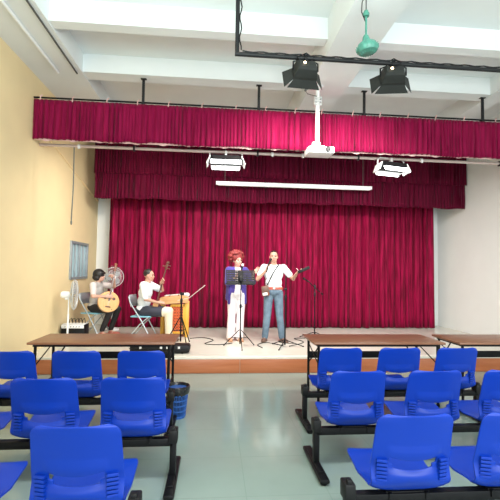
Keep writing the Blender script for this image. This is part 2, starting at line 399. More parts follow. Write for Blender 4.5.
bar = thing('lighting_bar', 'black L-shaped pipe hanging from the ceiling carrying two lanterns', 'pipe', (.203, 4.4, 4.033))
bm = NB(); tube(bm, [(0, 0, ZC - 4.033), (0, 0, .0)], .024, 12); tube(bm, [(-.024, 0, 0), (5.2, 0, 0)], .024, 12)
obj('pipe', bm, 'dgrey', bar)
bm = NB()
pts = [(.035 + .012 * math.sin(k * 1.3), -.02, .84 - k * .05) for k in range(17)]
tube(bm, pts, .008, 6); obj('cable', bm, 'blackp', bar)
bm = NB(); pts = [(k * .06, -.01, .03 + .006 * math.sin(k * 1.7)) for k in range(1, 55)]; tube(bm, pts, .008, 6); obj('cable', bm, 'blackp', bar)

def lantern(loc, label, rz):
    t = thing('stage_lantern', label, 'stage light', loc, rz, 'lanterns on the black bar')
    tl = Matrix.Rotation(R(-24), 3, 'X')          # aims forward (+Y) and down
    # body: local box whose lamp axis is +Y before tilt
    def hull(bm, secs):
        rings = []
        for y, hw, hh in secs:
            rings.append([bm.verts.new(tl @ V((sx * hw, y, sz * hh)) + V((0, .0, -.16))) for sx, sz in ((-1, -1), (1, -1), (1, 1), (-1, 1))])
        for a, b in zip(rings, rings[1:]):
            for k in range(4): bm.faces.new((a[k], a[(k + 1) % 4], b[(k + 1) % 4], b[k]))
        return rings
    bm = NB(); rg = hull(bm, [(-.10, .085, .055), (-.07, .105, .075), (.03, .125, .10), (.06, .125, .10)]); bm.faces.new(rg[0][::-1]); bm.faces.new(rg[-1])
    obj('housing', bm, 'lantern', t, smooth=False); t.scale = (1.08, 1, .9)
    bm = NB()
    for k in range(5): box(bm, tl @ V((0, -.05 + k * .02, .106 - .004 * (4 - k))) + V((0, 0, -.16)), (.16, .008, .02), tl)
    obj('cooling_fin', bm, 'blackp', t)
    for sx, sz in ((0, 1), (0, -1), (-1, 0), (1, 0)):
        bm = NB(); y0, y1 = .06, .155
        if sz:
            q = [(-.125, y0, sz * .10), (.125, y0, sz * .10), (.18, y1, sz * .145), (-.18, y1, sz * .145)]
        else:
            q = [(sx * .125, y0, -.10), (sx * .125, y0, .10), (sx * .21, y1, .14), (sx * .21, y1, -.14)]
        vv = [bm.verts.new(tl @ V(p) + V((0, 0, -.16))) for p in q]; bm.faces.new(vv)
        o = obj('barn_door', bm, 'lantern', t, smooth=False); md = o.modifiers.new('th', 'SOLIDIFY'); md.thickness = .004
    bm = NB(); tube(bm, [(-.135, 0, -.16), (-.135, 0, -.06), (-.08, 0, -.035), (.08, 0, -.035), (.135, 0, -.06), (.135, 0, -.16)], .009, 8)
    obj('yoke', bm, 'black', t)
    bm = NB(); box(bm, (0, 0, 0), (.035, .07, .075), bev=.008); tube(bm, [(-.05, 0, .03), (0, -.03, .05), (.06, 0, .028)], .008, 6); obj('clamp', bm, 'black', t)
    bm = NB(); tube(bm, [(.02, -.02, .04), (.09, -.03, .0), (.05, -.05, -.06), (.0, -.09, -.09)], .006, 6); tube(bm, [(-.02, -.02, .04), (-.10, -.03, -.01), (-.06, -.05, -.08)], .006, 6); obj('cable', bm, 'blackp', t)
    bm = NB(); ell(bm, tl @ V((-.03, -.103, .01)) + V((0, 0, -.16)), .014); obj('vent_glow', bm, 'filament', t)['label'] = 'glowing vent spot'
    return t
lantern((.99, 4.4, 4.033), 'charcoal barn-door lantern on the black bar, nearer its bent end', R(4))
lantern((2.03, 4.4, 4.033), 'charcoal barn-door lantern on the black bar, right of the green fan', R(-10))

pj = thing('ceiling_projector', 'white projector on a white ceiling pole in front of the valance', 'projector', (1.52, 5.9, 3.36))
bm = NB(); box(bm, (.03, 0, .05), (.40, .30, .10), bev=.02); obj('housing', bm, 'whitemetal', pj)
bm = NB(); lathe(bm, [(.035, 0), (.04, .03), (.03, .035)], (.12, -.15, .05), 20, Matrix.Rotation(PI / 2, 3, 'X')); obj('lens', bm, 'blackp', pj)
bm = NB(); box(bm, (0, 0, .115), (.2, .14, .03), bev=.006); box(bm, (-.02, 0, .16), (.12, .08, .07), bev=.01); obj('mount_bracket', bm, 'whitemetal', pj)
bm = NB(); tube(bm, [(0, 0, .14), (0, 0, 1.055)], .032, 16); obj('pole', bm, 'whitemetal', pj)
bm = NB()
for z in (.78, .83, .88): box(bm, (0, 0, z), (.10, .09, .018), bev=.003)
for s in (-1, 1): box(bm, (s * .05, 0, .83), (.012, .08, .14), bev=.002)
obj('pole_clamp', bm, 'silver', pj)
bm = NB(); lathe(bm, [(.09, 1.04), (.09, 1.06)], (0, 0, 0)); obj('ceiling_plate', bm, 'whitemetal', pj)
bm = NB(); tube(bm, [(-.02, -.03, .9), (-.16, 0, .95), (-.19, 0, 1.0), (-.10, 0, 1.055)], .006, 6); ell(bm, (-.19, 0, 1.0), .02); obj('cable', bm, 'rail', pj)

fn = thing('orbit_fan', 'small aged-green ceiling fan motor on a short rod, without visible blades', 'fan', (1.78, 4.6, 4.42))
bm = NB(); tube(bm, [(0, 0, -.01), (0, 0, -.02)], .02)
lathe(bm, [(.02, .02), (.035, .0), (.05, -.05), (.06, -.07), (.105, -.09), (.125, -.13), (.128, -.16), (.11, -.19), (.06, -.205), (.02, -.21)], (0, 0, .0 + .03)); bmesh.ops.rotate(bm, verts=bm.verts[:], cent=(0, 0, 0), matrix=Matrix.Rotation(R(-8), 3, 'Y')); obj('motor_housing', bm, 'green', fn)
bm = NB()
for k in range(16):
    a = 2 * PI * k / 16; tube(bm, [(.132 * math.cos(a), .132 * math.sin(a), -.09), (.13 * math.cos(a), .13 * math.sin(a), -.13), (.07 * math.cos(a), .07 * math.sin(a), -.185)], .004, 5)
bmesh.ops.rotate(bm, verts=bm.verts[:], cent=(0, 0, 0), matrix=Matrix.Rotation(R(-8), 3, 'Y')); obj('grille', bm, 'green', fn)
# the rod reaches the ceiling slab beside the deep beam through a hook
bm = NB(); tube(bm, [(0, 0, 0), (0, 0, .30)], .012); lathe(bm, [(.035, .30), (.04, .33), (.025, .37), (.012, .38)], (-.0, 0, -.02)); obj('rod', bm, 'green', fn)
fn.location = (1.51, 3.9, 4.0); fn.scale = (.86, .86, .86)
bm = NB(); tube(bm, [(-.03, 0, .50), (-.05, 0, .45), (-.055, 0, .33), (-.01, 0, .22)], .006, 6); obj('wire', bm, 'blackp', fn)
bm = NB(); tube(bm, [(0, 0, .36), (0, 0, .495)], .006, 8); obj('hook_rod', bm, 'dgrey', fn)

sb = thing('projection_screen_case', 'long thin white bar hanging in front of the inner valance', 'screen case', (1.68, 8.38, 3.42))
bm = NB(); box(bm, (0, 0, 0), (3.38, .09, .07), Euler((0, R(-.0), 0)), .008); obj('case', bm, 'whitemetal', sb)
bm = NB(); box(bm, (0, -.01, -.042), (3.3, .05, .018), bev=.004); obj('pull_bar', bm, 'silver', sb)
for xx in (-1.5, 1.5):
    bm = NB(); tube(bm, [(xx, 0, .04), (xx, 0, ZC - 3.42)], .006, 6); obj('hanging_wire', bm, 'rail', sb)

# ---------------------------------------------------------------- tables
def table(loc, L, label, D=.63):
    t = thing('folding_table', label, 'table', loc, 0, 'long brown tables in front of the stage')
    bm = NB(); box(bm, (0, 0, .757), (L, D, .026), bev=.006); obj('tabletop', bm, 'tabletop', t)
    bm = NB()
    for sy in (-1, 1): box(bm, (0, sy * (D / 2 - .05), .730), (L - .1, .025, .026))
    for sx in (-1, 1): box(bm, (sx * (L / 2 - .06), 0, .730), (.025, D - .1, .026))
    obj('apron_frame', bm, 'black', t)
    bm = NB(); box(bm, (.0, D / 2 - .08, .52), (L - .16, .02, .085), bev=.003); obj('modesty_rail', bm, 'black', t)
    for sx in (-1, 1):
        for sy in (-1, 1):
            bm = NB(); xx = sx * (L / 2 - .07); yy = sy * (D / 2 - .06)
            tube(bm, [(xx, yy, .725), (xx, yy, .02)], .016, 10); lathe(bm, [(.02, 0), (.022, .03), (.017, .035)], (xx, yy, 0), 12)
            if sy == 1: tube(bm, [(xx, yy, .42), (xx - sx * .06, yy, .50), (xx - sx * .2, yy, .725)], .009, 8)
            obj('leg', bm, 'black', t)
        bm = NB(); xx = sx * (L / 2 - .07); tube(bm, [(xx, -D / 2 + .06, .25), (xx, D / 2 - .06, .25)], .011, 8); tube(bm, [(xx, -D / 2 + .06, .50), (xx, D / 2 - .1, .66)], .007, 8); obj('stretcher', bm, 'black', t)
    for xx in (-.45, -.35, .3):
        pass
    return t
table((-1.23, 4.92, 0), 1.60, 'long brown laminate table left of the aisle, before the seated musicians')
table((1.965, 4.91, 0), 1.60, 'long brown laminate table right of the aisle, below the right microphone stand')
table((3.74, 4.91, 0), 1.60, 'brown laminate table at the right edge, beyond the one right of the aisle')

# ---------------------------------------------------------------- beam seating
def shell_mesh():
    prof = [(-.150, .810), (-.148, .800), (-.143, .785), (-.138, .765), (-.128, .73), (-.118, .69), (-.108, .65), (-.099, .61), (-.092, .58), (-.086, .555), (-.080, .535), (-.074, .515), (-.070, .49), (-.067, .465), (-.063, .44), (-.059, .415), (-.053, .39), (-.043, .37), (-.025, .352), (.0, .343), (.04, .340), (.09, .343), (.15, .354), (.21, .368), (.28, .384), (.34, .394), (.38, .393), (.405, .382), (.412, .367)]
    S = [0]
    for a, b in zip(prof, prof[1:]): S.append(S[-1] + math.hypot(b[0] - a[0], b[1] - a[1]))
    T = S[-1]
    def at(s):
        s = max(0, min(T, s))
        for i in range(len(S) - 1):
            if s <= S[i + 1]:
                f = (s - S[i]) / (S[i + 1] - S[i]); return (prof[i][0] * (1 - f) + prof[i + 1][0] * f, prof[i][1] * (1 - f) + prof[i + 1][1] * f)
        return prof[-1]
    rows = [i * .008 for i in range(8)] + [.07 + i * .02 for i in range(int((T - .12) / .02) + 1)]
    while T - rows[-1] > .008: rows.append(rows[-1] + .008)
    us = [-1 + i / 20 for i in range(41)]
    def hw(s):
        z = at(s)[1]; wd = .212 + .012 * min(1, s / .3)
        if s < .055: q = .055 - s; wd -= .055 - math.sqrt(max(0, .055 ** 2 - q ** 2))
        e = T - s
        if e < .10: q = .10 - e; wd -= .10 - math.sqrt(max(0, .10 ** 2 - q ** 2))
        return wd
    bm = NB(); g = []
    for s in rows:
        row = []
        for u in us:
            k = max(0, 1 - (u / .68) ** 2); wgt = math.exp(-((s - .285) / .06) ** 2)
            ss = s + .036 * k * wgt
            y, z = at(ss); h = hw(s)
            x = u * h
            y += .035 * u * u * (1 if z > .5 else max(0, (z - .41) / .09)) if s < .42 else 0
            if s > .5: z += .006 * abs(u) ** 3
            # bulging lip beneath the slot, raised moulding above it
            if .32 < s < .44: y -= .022 * k ** .5 * math.sin((s - .32) / .12 * PI)
            if .21 < s < .26: y -= .008 * k ** .3
            if .38 < s < .66: z += .034 * u ** 4 * math.sin((s - .38) / .28 * PI)
            row.append(bm.verts.new((x, y, z)))
        g.append(row)
    for i in range(len(rows) - 1):
        for j in range(len(us) - 1):
            sm = (rows[i] + rows[i + 1]) / 2; um = (us[j] + us[j + 1]) / 2
            if .258 < sm < .312 and abs(um) < .62 - (.12 if sm > .29 else 0): continue
            bm.faces.new((g[i][j], g[i][j + 1], g[i + 1][j + 1], g[i + 1][j]))
    for s in (-1, 1):
        for k in range(6):
            z = .43 + k * .022; yy = -.054 - (z - .43) * .11
            box(bm, (s * .172, yy - .008, z), (.05, .016, .009), Euler((0, 0, s * .3)))
    me = bpy.data.meshes.new('t'); bm.to_mesh(me); bm.free(); t = bpy.data.objects.new('t', me); col.objects.link(t)
    md = t.modifiers.new('s', 'SOLIDIFY'); md.thickness = .010; md.offset = 0
    md = t.modifiers.new('b', 'BEVEL'); md.width = .0035; md.segments = 2; md.limit_method = 'ANGLE'; md.angle_limit = R(50)
    dg = bpy.context.evaluated_depsgraph_get(); dg.update()
    new = bpy.data.meshes.new_from_object(t.evaluated_get(dg)); bpy.data.objects.remove(t)
    new.name = 'seat_shell'; new.materials.append(M['blue']); new.polygons.foreach_set('use_smooth', [True] * len(new.polygons)); new.set_sharp_from_angle(angle=R(35))
    return new
SHELL = shell_mesh()
def bench(xs, y, ends, label, group, sc=1):
    cx = sum(xs) / len(xs)
    t = thing('beam_seating', label, 'row of seats', (cx, y, 0), 0, group)
    for x in xs:
        o = bpy.data.objects.new('seat_shell', SHELL); col.objects.link(o); o.parent = t; o.location = (x - cx, 0, 0); o.scale = (sc, sc, 1)
        bm = NB(); box(bm, (x - cx, .05, .330), (.26, .14, .012), bev=.003)
        for s in (-1, 1): box(bm, (x - cx + s * .11, .03, .315), (.02, .14, .04))
        obj('seat_bracket', bm, 'black', t)
    e0, e1 = ends[0] - cx, ends[1] - cx
    bm = NB(); box(bm, ((e0 + e1) / 2, .0, .300), (e1 - e0, .06, .055), bev=.004); obj('beam', bm, 'black', t)
    for e in (e0, e1):
        bm = NB(); box(bm, (e, 0, .185), (.045, .06, .31), bev=.004); lg = obj('leg', bm, 'black', t)
        bm = NB(); box(bm, (e, 0, .345), (.065, .10, .10), bev=.01); box(bm, (e, -.02, .40), (.03, .04, .03), bev=.004); obj('end_clamp', bm, 'blackp', lg)
        bm = NB(); box(bm, (e, .02, .032), (.075, .60, .035), bev=.012); box(bm, (e, .02, .052), (.04, .40, .02), bev=.004)
        for s in (-1, 1): lathe(bm, [(.025, 0), (.028, .012), (.012, .02)], (e, .02 + s * .26, 0), 12)
        obj('foot_bar', bm, 'black', lg)
    return t
gl = 'rows of blue seats left of the aisle'; gr = 'rows of blue seats right of the aisle'
bench([-.685, -1.29, -1.895], 4.08, (-.405, -2.21), 'black-framed row of blue plastic seats left of the aisle, nearest the stage', gl, 1.04)
bench([-.575, -1.20, -1.825], 3.13, (-.285, -2.14), 'middle row of blue plastic seats left of the aisle, beside the waste bin', gl, 1.06)
bench([-.68, -1.34, -2.0], 2.24, (-.40, -2.34), 'row of blue plastic seats left of the aisle, farthest from the stage', gl, 1.04)
bench([1.325, 1.96, 2.595], 4.21, (.97, 2.88), 'row of blue plastic seats right of the aisle, tucked at the table nearest the stage', gr, 1.045)
bench([1.165, 1.81, 2.455], 3.27, (.85, 2.74), 'middle row of blue plastic seats right of the aisle', gr, 1.045)
bench([1.14, 1.76, 2.38], 2.31, (.79, 2.62), 'row of blue plastic seats right of the aisle, farthest from the stage and largest', gr, 1.045)

# ---------------------------------------------------------------- waste bin
wb = thing('waste_basket', 'blue perforated waste basket with a black liner beside the left seats', 'bin', (-.375, 4.47, 0)); wb.scale = (1, 1, 1.12)
bm = NB(); n = 40
rr_ = lambda z: .088 + .032 * z / .30
for k in range(n):
    a = 2 * PI * k / n; tube(bm, [(rr_(0) * math.cos(a), rr_(0) * math.sin(a), .02), (rr_(.28) * math.cos(a), rr_(.28) * math.sin(a), .28)], .0042, 5)
for z in (.02, .07, .12, .17, .22, .27): lathe(bm, [(rr_(z) - .003, z - .005), (rr_(z) + .004, z - .005), (rr_(z) + .004, z + .005), (rr_(z) - .003, z + .005)], n=n)
lathe(bm, [(.088, 0), (.09, .02)], n=n); obj('basket', bm, 'blueb', wb)
bm = NB()
prof = [(.118, .22), (.128, .24), (.134, .285), (.130, .302), (.118, .303), (.110, .27), (.085, .05)]
rings = []
for i, (r_, z) in enumerate(prof):
    rings.append([bm.verts.new(((r_ + .004 * random.uniform(-1, 1)) * math.cos(2 * PI * k / n), (r_ + .004 * random.uniform(-1, 1)) * math.sin(2 * PI * k / n), z + (.012 * random.uniform(-1, 1) if i == 0 else .003 * random.uniform(-1, 1)))) for k in range(n)])
for a, b in zip(rings, rings[1:]):
    for k in range(n): bm.faces.new((a[k], a[(k + 1) % n], b[(k + 1) % n], b[k]))
obj('liner', bm, 'bin', wb)

# ---------------------------------------------------------------- stands
def tripod(t, r, h, zc, rot=0, m='black', rad=.008):
    for k in range(3):
        a = rot + k * 2 * PI / 3; bm = NB(); d = V((math.cos(a), math.sin(a), 0))
        tube(bm, [d * .02 + V((0, 0, h)), d * r + V((0, 0, .012))], rad, 8); ell(bm, d * r + V((0, 0, .012)), .013, seg=8, rings=6)
        tube(bm, [V((0, 0, zc)), d * r * .5 + V((0, 0, h * .52))], rad * .7, 6)
        obj('leg', bm, m, t)
ms = thing('music_stand', 'black perforated music stand in front of the woman in the violet cardigan', 'music stand', (.467, 7.05, ZS))
tripod(ms, .31, .30, .16, R(-95))
bm = NB(); tube(bm, [(0, 0, .06), (0, 0, .72)], .012); tube(bm, [(0, 0, .6), (0, 0, 1.15)], .008); obj('pole', bm, 'black', ms)
bm = NB(); lathe(bm, [(.018, .68), (.02, .70), (.02, .73), (.012, .75)]); tube(bm, [(0, 0, .71), (.04, 0, .71)], .006, 6); obj('clutch', bm, 'black', ms)
# desk: frame with slots, leaning back
dk = bpy.data.objects.new('desk', None)
rt = Matrix.Rotation(R(-14), 3, 'X'); bm = NB(); O = V((0, 0, 1.10))
DB = lambda c, s, b=0: box(bm, O + rt @ V(c), s, rt, b)
Wd, Hd = .52, .25
DB((0, 0, .015), (Wd, .004, .03)); DB((0, 0, Hd - .012), (Wd, .004, .024)); DB((0, 0, Hd / 2), (.10, .004, Hd)); DB((-Wd / 2 + .01, 0, Hd / 2), (.02, .004, Hd)); DB((Wd / 2 - .01, 0, Hd / 2), (.02, .004, Hd))
for zz in (.045, .085, .125, .165, .205): DB((0, 0, zz), (Wd, .004, .024))
for k in range(-10, 11): DB((k * .0245, 0, Hd / 2), (.013, .0042, Hd - .02))
DB((0, .03, .0), (Wd, .06, .004)); DB((0, .058, .012), (Wd, .004, .02))
obj('desk', bm, 'black', ms)
bm = NB(); box(bm, (0, -.02, 1.20), (.06, .02, .10), rt, .004); obj('desk_bracket', bm, 'black', ms)
ms.rotation_euler.z = R(8)

def mic(t, a, b, m='blackp', name='microphone'):
    a, b = V(a), V(b); d = (b - a).normalized(); bm = NB()
    tube(bm, [a, b], [.010, .016], 12); ell(bm, b + d * .02, .025, seg=14, rings=10); return obj(name, bm, m, t)

s1 = thing('microphone_stand', 'black straight microphone stand in front of the man in jeans', 'microphone stand', (1.262, 7.05, ZS))
tripod(s1, .33, .12, .07, R(-118))
bm = NB(); tube(bm, [(0, 0, .04), (0, 0, .85)], .013); tube(bm, [(0, 0, .8), (0, 0, 1.25)], .008); obj('pole', bm, 'black', s1)
bm = NB(); lathe(bm, [(.017, .82), (.022, .84), (.022, .90), (.013, .92)]); obj('clutch', bm, 'blackp', s1); bm = NB(); box(bm, (0, 0, 1.02), (.05, .03, .04), bev=.006); obj('clutch', bm, 'blackp', s1)
s2 = thing('microphone_stand', 'black boom microphone stand beside the right table, its microphone pointing at the man', 'microphone stand', (2.02, 7.95, ZS))
tripod(s2, .30, .12, .07, R(30))
bm = NB(); tube(bm, [(0, 0, .04), (0, 0, .85)], .012); tube(bm, [(0, 0, .8), (-.01, 0, 1.10)], .009); obj('pole', bm, 'black', s2)
bm = NB(); lathe(bm, [(.017, .84), (.021, .86), (.021, .90), (.013, .92)]); tube(bm, [(0,0,.9),(0,0,1.0)],.012); box(bm, (0, 0, 1.03), (.04, .04, .08), bev=.01); obj('clutch', bm, 'dgrey', s2)
bm = NB(); tube(bm, [(-.15, 0, 1.15), (.15, 0, .89)], .009, 8); ell(bm, (.155, 0, .885), .022); obj('boom', bm, 'black', s2)
mic(s2, (-.11, 0, 1.12), (-.21, 0, 1.185))
s3 = thing('microphone_stand', 'black tripod boom microphone stand at the carved dulcimer', 'microphone stand', (-.585, 7.33, ZS))
tripod(s3, .27, .48, .25, R(-62), rad=.010)
bm = NB(); tube(bm, [(0, 0, .05), (0, 0, .78)], .015); tube(bm, [(0, 0, .75), (0, 0, .93)], .011); obj('pole', bm, 'black', s3)
bm = NB(); lathe(bm, [(.018, .72), (.024, .75), (.024, .80), (.015, .82)]); box(bm, (0.01, 0, .90), (.07, .05, .05), bev=.01); obj('clutch', bm, 'blackp', s3)
bm = NB(); tube(bm, [(-.07, 0, .78), (.14, .02, .83), (.42, .05, 1.06)], .007, 8); obj('boom', bm, 'pipe', s3)['label'] = 'pale slanting boom'
bm = NB(); tube(bm, [(.0, .03, .90), (.10, .03, .885)], [.02, .03], 12); ell(bm, (.11, .03, .884), .032); obj('microphone', bm, 'silver', s3)['label'] = 'silver microphone'

# ---------------------------------------------------------------- people
def ik(a, b, l1, l2, hint):
    a, b, hint = V(a), V(b), V(hint); d = b - a; L = min(d.length, l1 + l2 - .002); b = a + d.normalized() * L
    x = (l1 * l1 - l2 * l2 + L * L) / (2 * L); h = math.sqrt(max(0, l1 * l1 - x * x)); dn = d.normalized()
    p = hint - a; p = (p - dn * p.dot(dn)).normalized(); return a + dn * x + p * h, b

def hand(bm, wrist, d, n, side, curl=.5, spread=.0):
    """wrist point, finger direction d, palm normal n, side = +1 when the thumb lies on d x n"""
    wrist = V(wrist); d = V(d).normalized(); n = V(n); n = (n - d * n.dot(d)).normalized(); s = d.cross(n) * side
    rot = Matrix((s, d, n)).transposed()
    ell(bm, wrist + d * .045, (.036, .052, .017), rot, 14, 10)
    for i, (off, ln) in enumerate(((.028, .068), (.010, .076), (-.009, .071), (-.027, .056))):
        p = wrist + d * .082 + s * off; dd = (d + s * off * spread * 8).normalized()
        for k, fr in enumerate((.45, .32, .26)):
            an = curl * (.7 + .5 * k); dd = (Matrix.Rotation(an if True else 0, 3, n.cross(dd)).inverted() @ dd)
            # rotate towards palm normal
            q = p + dd * ln * fr; rcone(bm, p, q, .0095 - .001 * k, .0088 - .001 * k); p = q
    a = wrist + d * .02 + s * .025; b = a + (d * .55 + s * .7 + n * .2).normalized() * .042; c = b + (d * .85 + s * .1 + n * .5).normalized() * .034
    rcone(bm, a, b, .0135, .0115); rcone(bm, b, c, .0115, .009)

def head(bm, c, fwd, up=(0, 0, 1), s=1.0):
    c = V(c); f = V(fwd).normalized(); up = V(up); x = f.cross(up).normalized(); up = x.cross(f).normalized()
    rot = Matrix((x, f, up)).transposed(); P = lambda a, b, e: c + (x * a + f * b + up * e) * s
    ell(bm, P(0, -.012, .022), (.074 * s, .092 * s, .092 * s), rot); ell(bm, P(0, .02, -.045), (.062 * s, .066 * s, .070 * s), rot)
    ell(bm, P(0, .056, -.088), (.026 * s, .024 * s, .02 * s), rot)                 # chin
    rcone(bm, P(0, .074, .012), P(0, .094, -.024), .009 * s, .0125 * s)              # nose
    for k in (-1, 1):
        ell(bm, P(k * .077, -.008, -.012), (.010 * s, .018 * s, .03 * s), rot, 10, 8)   # ears
        ell(bm, P(k * .036, .058, -.028), (.026 * s, .024 * s, .024 * s), rot)       # cheeks
        ell(bm, P(k * .03, .070, .022), (.022 * s, .014 * s, .009 * s), rot)         # brow ridge
    ell(bm, P(0, .074, -.062), (.022 * s, .014 * s, .011 * s), rot)
    return P, rot

def face_parts(parent, P, rot, s, brow='hairb', smile=False):
    for k in (-1, 1):
        bm = NB(); ell(bm, P(k * .030, .079, .004), (.013 * s, .007 * s, .006 * s), rot, 10, 8); obj('eye', bm, 'eye', parent)
        bm = NB(); rcone(bm, P(k * .016, .086, .026), P(k * .046, .074, .028), .0035, .003); obj('eyebrow', bm, brow, parent)
    bm = NB(); ell(bm, P(0, .088, -.062), (.020 * s, .006 * s, .006 * s if not smile else .009 * s), rot, 12, 8); obj('mouth', bm, 'lips', parent)

def basis(up, side):
    u = V(up).normalized(); s = V(side); s = (s - u * s.dot(u)).normalized(); f = u.cross(s); return Matrix((s, f, u)).transposed()

def person(J, loc, rz, label, skin='skin', fwd=(0, 1, 0), build=1.0, voxel=.007):
    t = thing('person', label, 'person', loc, rz)
    bm = NB(); b = build
    pel, che, nek, hd = (V(J[k]) for k in ('pelvis', 'chest', 'neck', 'head'))
    sd = V(J['sr']) - V(J['sl']); rot = basis(nek - pel, sd)
    mid = (pel + che) / 2
    ell(bm, pel, (.150 * b, .105 * b, .11), rot); ell(bm, mid, (.130 * b, .09 * b, .16), rot); ell(bm, che, (.158 * b, .10 * b, .17), rot)
    rcone(bm, V(J['sr']) * .9 + che * .1, V(J['sl']) * .9 + che * .1, .058, .058)
    rcone(bm, nek, hd + V((0, 0, -.04)), .056 * b, .050 * b)
    P, hrot = head(bm, hd, fwd)
    for k in 'rl':
        S, E, Wr = V(J['s' + k]), V(J['e' + k]), V(J['w' + k])
        rcone(bm, S, E, .050 * b, .038); rcone(bm, E, Wr, .037, .025)
        hd_, hn, hs, hc = J['h' + k]; hand(bm, Wr, hd_, hn, hs, hc)
        Hh, K, A = V(J['hip' + k]), V(J['k' + k]), V(J['a' + k])
        rcone(bm, Hh, K, .082 * b, .055); rcone(bm, K, A, .052, .035)
        ft = V(J.get('toe' + k, A + V((0, .14, -.06)))); rcone(bm, A + V((0, -.02, -.045)), ft, .033, .026)
    body = fuse('body', bm, skin, t, voxel)
    face_parts(t, P, hrot, 1.0, J.get('brow', 'hairb'), J.get('smile', False))
    return t, P, hrot, rot

def torso(bm, J, rot, b, inf=.014, low=.1):
    pel, che, nek = (V(J[k]) for k in ('pelvis', 'chest', 'neck')); mid = (pel + che) / 2
    ell(bm, pel + (che - pel) * low, (.152 * b + inf, .107 * b + inf, .115), rot); ell(bm, mid, (.140 * b + inf, .098 * b + inf, .17), rot); ell(bm, che, (.160 * b + inf, .102 * b + inf, .165), rot)
    rcone(bm, V(J['sr']) * .92 + che * .08, V(J['sl']) * .92 + che * .08, .058 + inf, .058 + inf)
    rcone(bm, nek - V((0, 0, .045)), nek - V((0, 0, .01)), .07, .058)

def sleeve(bm, S, E, Wr, fr, r1, r2):
    S, E, Wr = V(S), V(E), V(Wr)
    if fr <= 1: rcone(bm, S, S + (E - S) * fr, r1, r2)
    else: rcone(bm, S, E, r1, (r1 + r2) / 2); rcone(bm, E, E + (Wr - E) * (fr - 1), (r1 + r2) / 2, r2)

def shoe(t, A, toe, m, h=.05):
    bm = NB(); A, toe = V(A), V(toe); d = (toe - A); d.z = 0; d.normalize(); base = A.copy(); base.z = .0
    q = Matrix((d.cross(V((0, 0, 1))), d, V((0, 0, 1)))).transposed()
    ell(bm, base + d * .00 + V((0, 0, .045)), (.042, .06, .045), q); ell(bm, base + d * .11 + V((0, 0, .035)), (.047, .095, .035), q)
    box(bm, base + d * .06 + V((0, 0, .010)), (.085, .255, .02), q, .008)
    return fuse('shoe', bm, m, t, .006, 2)

# --- man standing, jeans
sr, sl = V((.185, 0, 1.40)), V((-.185, 0, 1.40))
er, wr_ = ik(sr, (.155, .21, 1.345), .28, .25, (.50, -.05, 1.0))
el, wl_ = ik(sl, (-.41, .25, 1.305), .28, .25, (-.45, -.1, 1.0))
J = dict(pelvis=(0, 0, .96), chest=(0, -.01, 1.27), neck=(0, 0, 1.455), head=(.005, .02, 1.61), sr=sr, sl=sl, er=er, el=el, wr=wr_, wl=wl_,
         hr=((-.25, .15, 1), (-.8, -.2, 0), 1, .9), hl=((-.6, .5, .25), (0, .1, 1), 1, .45),
         hipr=(.09, 0, .93), hipl=(-.09, 0, .93), kr=(.115, .03, .50), kl=(-.12, .03, .50), ar=(.15, -.02, .09), al=(-.17, .0, .09), toer=(.19, .13, .035), toel=(-.23, .12, .035), smile=True)
man, P, hrot, rot = person(J, (1.13, 7.62, ZS), PI - R(4), 'standing man in white shirt and jeans singing, holding an open black folder', 'skin', (.04, 1, 0), 1.04)
bm = NB(); torso(bm, J, rot, 1.04, .016, .12); sleeve(bm, sr, er, wr_, .62, .072, .062); sleeve(bm, sl, el, wl_, .62, .072, .062); shirt_m = fuse('shirt', bm, 'shirtw', man, .008)
bm = NB(); ell(bm, (0, 0, .945), (.174, .134, .105)); 
for k, s in (('r', 1), ('l', -1)): rcone(bm, V(J['hip' + k]) + V((0, 0, -.02)), J['k' + k], .098, .074); rcone(bm, J['k' + k], V(J['a' + k]) + V((0, 0, .0)), .073, .062)
fuse('jeans', bm, 'jeans', man, .008)
bm = NB(); n = 32
for a0, a1 in ((0, 2 * PI),):
    rings = [[bm.verts.new((r1 * .172 * math.cos(2 * PI * k / n) / 1, r1 * .130 * math.sin(2 * PI * k / n), z)) for k in range(n)] for r1, z in ((1, .985), (1.05, .99), (1.05, 1.03), (1, 1.035))]
    for a, b in zip(rings, rings[1:]):
        for k in range(n): bm.faces.new((a[k], a[(k + 1) % n], b[(k + 1) % n], b[k]))
obj('belt', bm, 'rleather', man)
bm = NB(); box(bm, (0, .136, 1.01), (.036, .012, .032), bev=.004); obj('belt_buckle', bm, 'silver', man)
for k in 'rl': shoe(man, J['a' + k], J['toe' + k], 'shoe')
bm = NB(); ell(bm, P(0, -.025, .040), (.079, .093, .085), hrot); hr_ = fuse('hair', bm, 'hairb', man, .006)
# carve hair away from face by keeping it behind: short cropped cap
for v in hr_.data.vertices:
    q = hrot.inverted() @ (v.co - P(0, 0, 0))
    lim = .055 if q.z > .085 else .02
    if q.y > lim: v.co -= hrot @ V((0, (q.y - lim) * 1.0 + .0, 0))
    if q.z < -.02: v.co += hrot @ V((0, 0, (-.02 - q.z)))
T4 = Matrix.Translation(man.location) @ Matrix.Rotation(PI - R(4), 4, 'Z')
def held(name, label, cat, p):
    """top-level thing at local point p of T4, sharing the person's facing"""
    return thing(name, label, cat, T4 @ V(p), T4.to_euler().z)
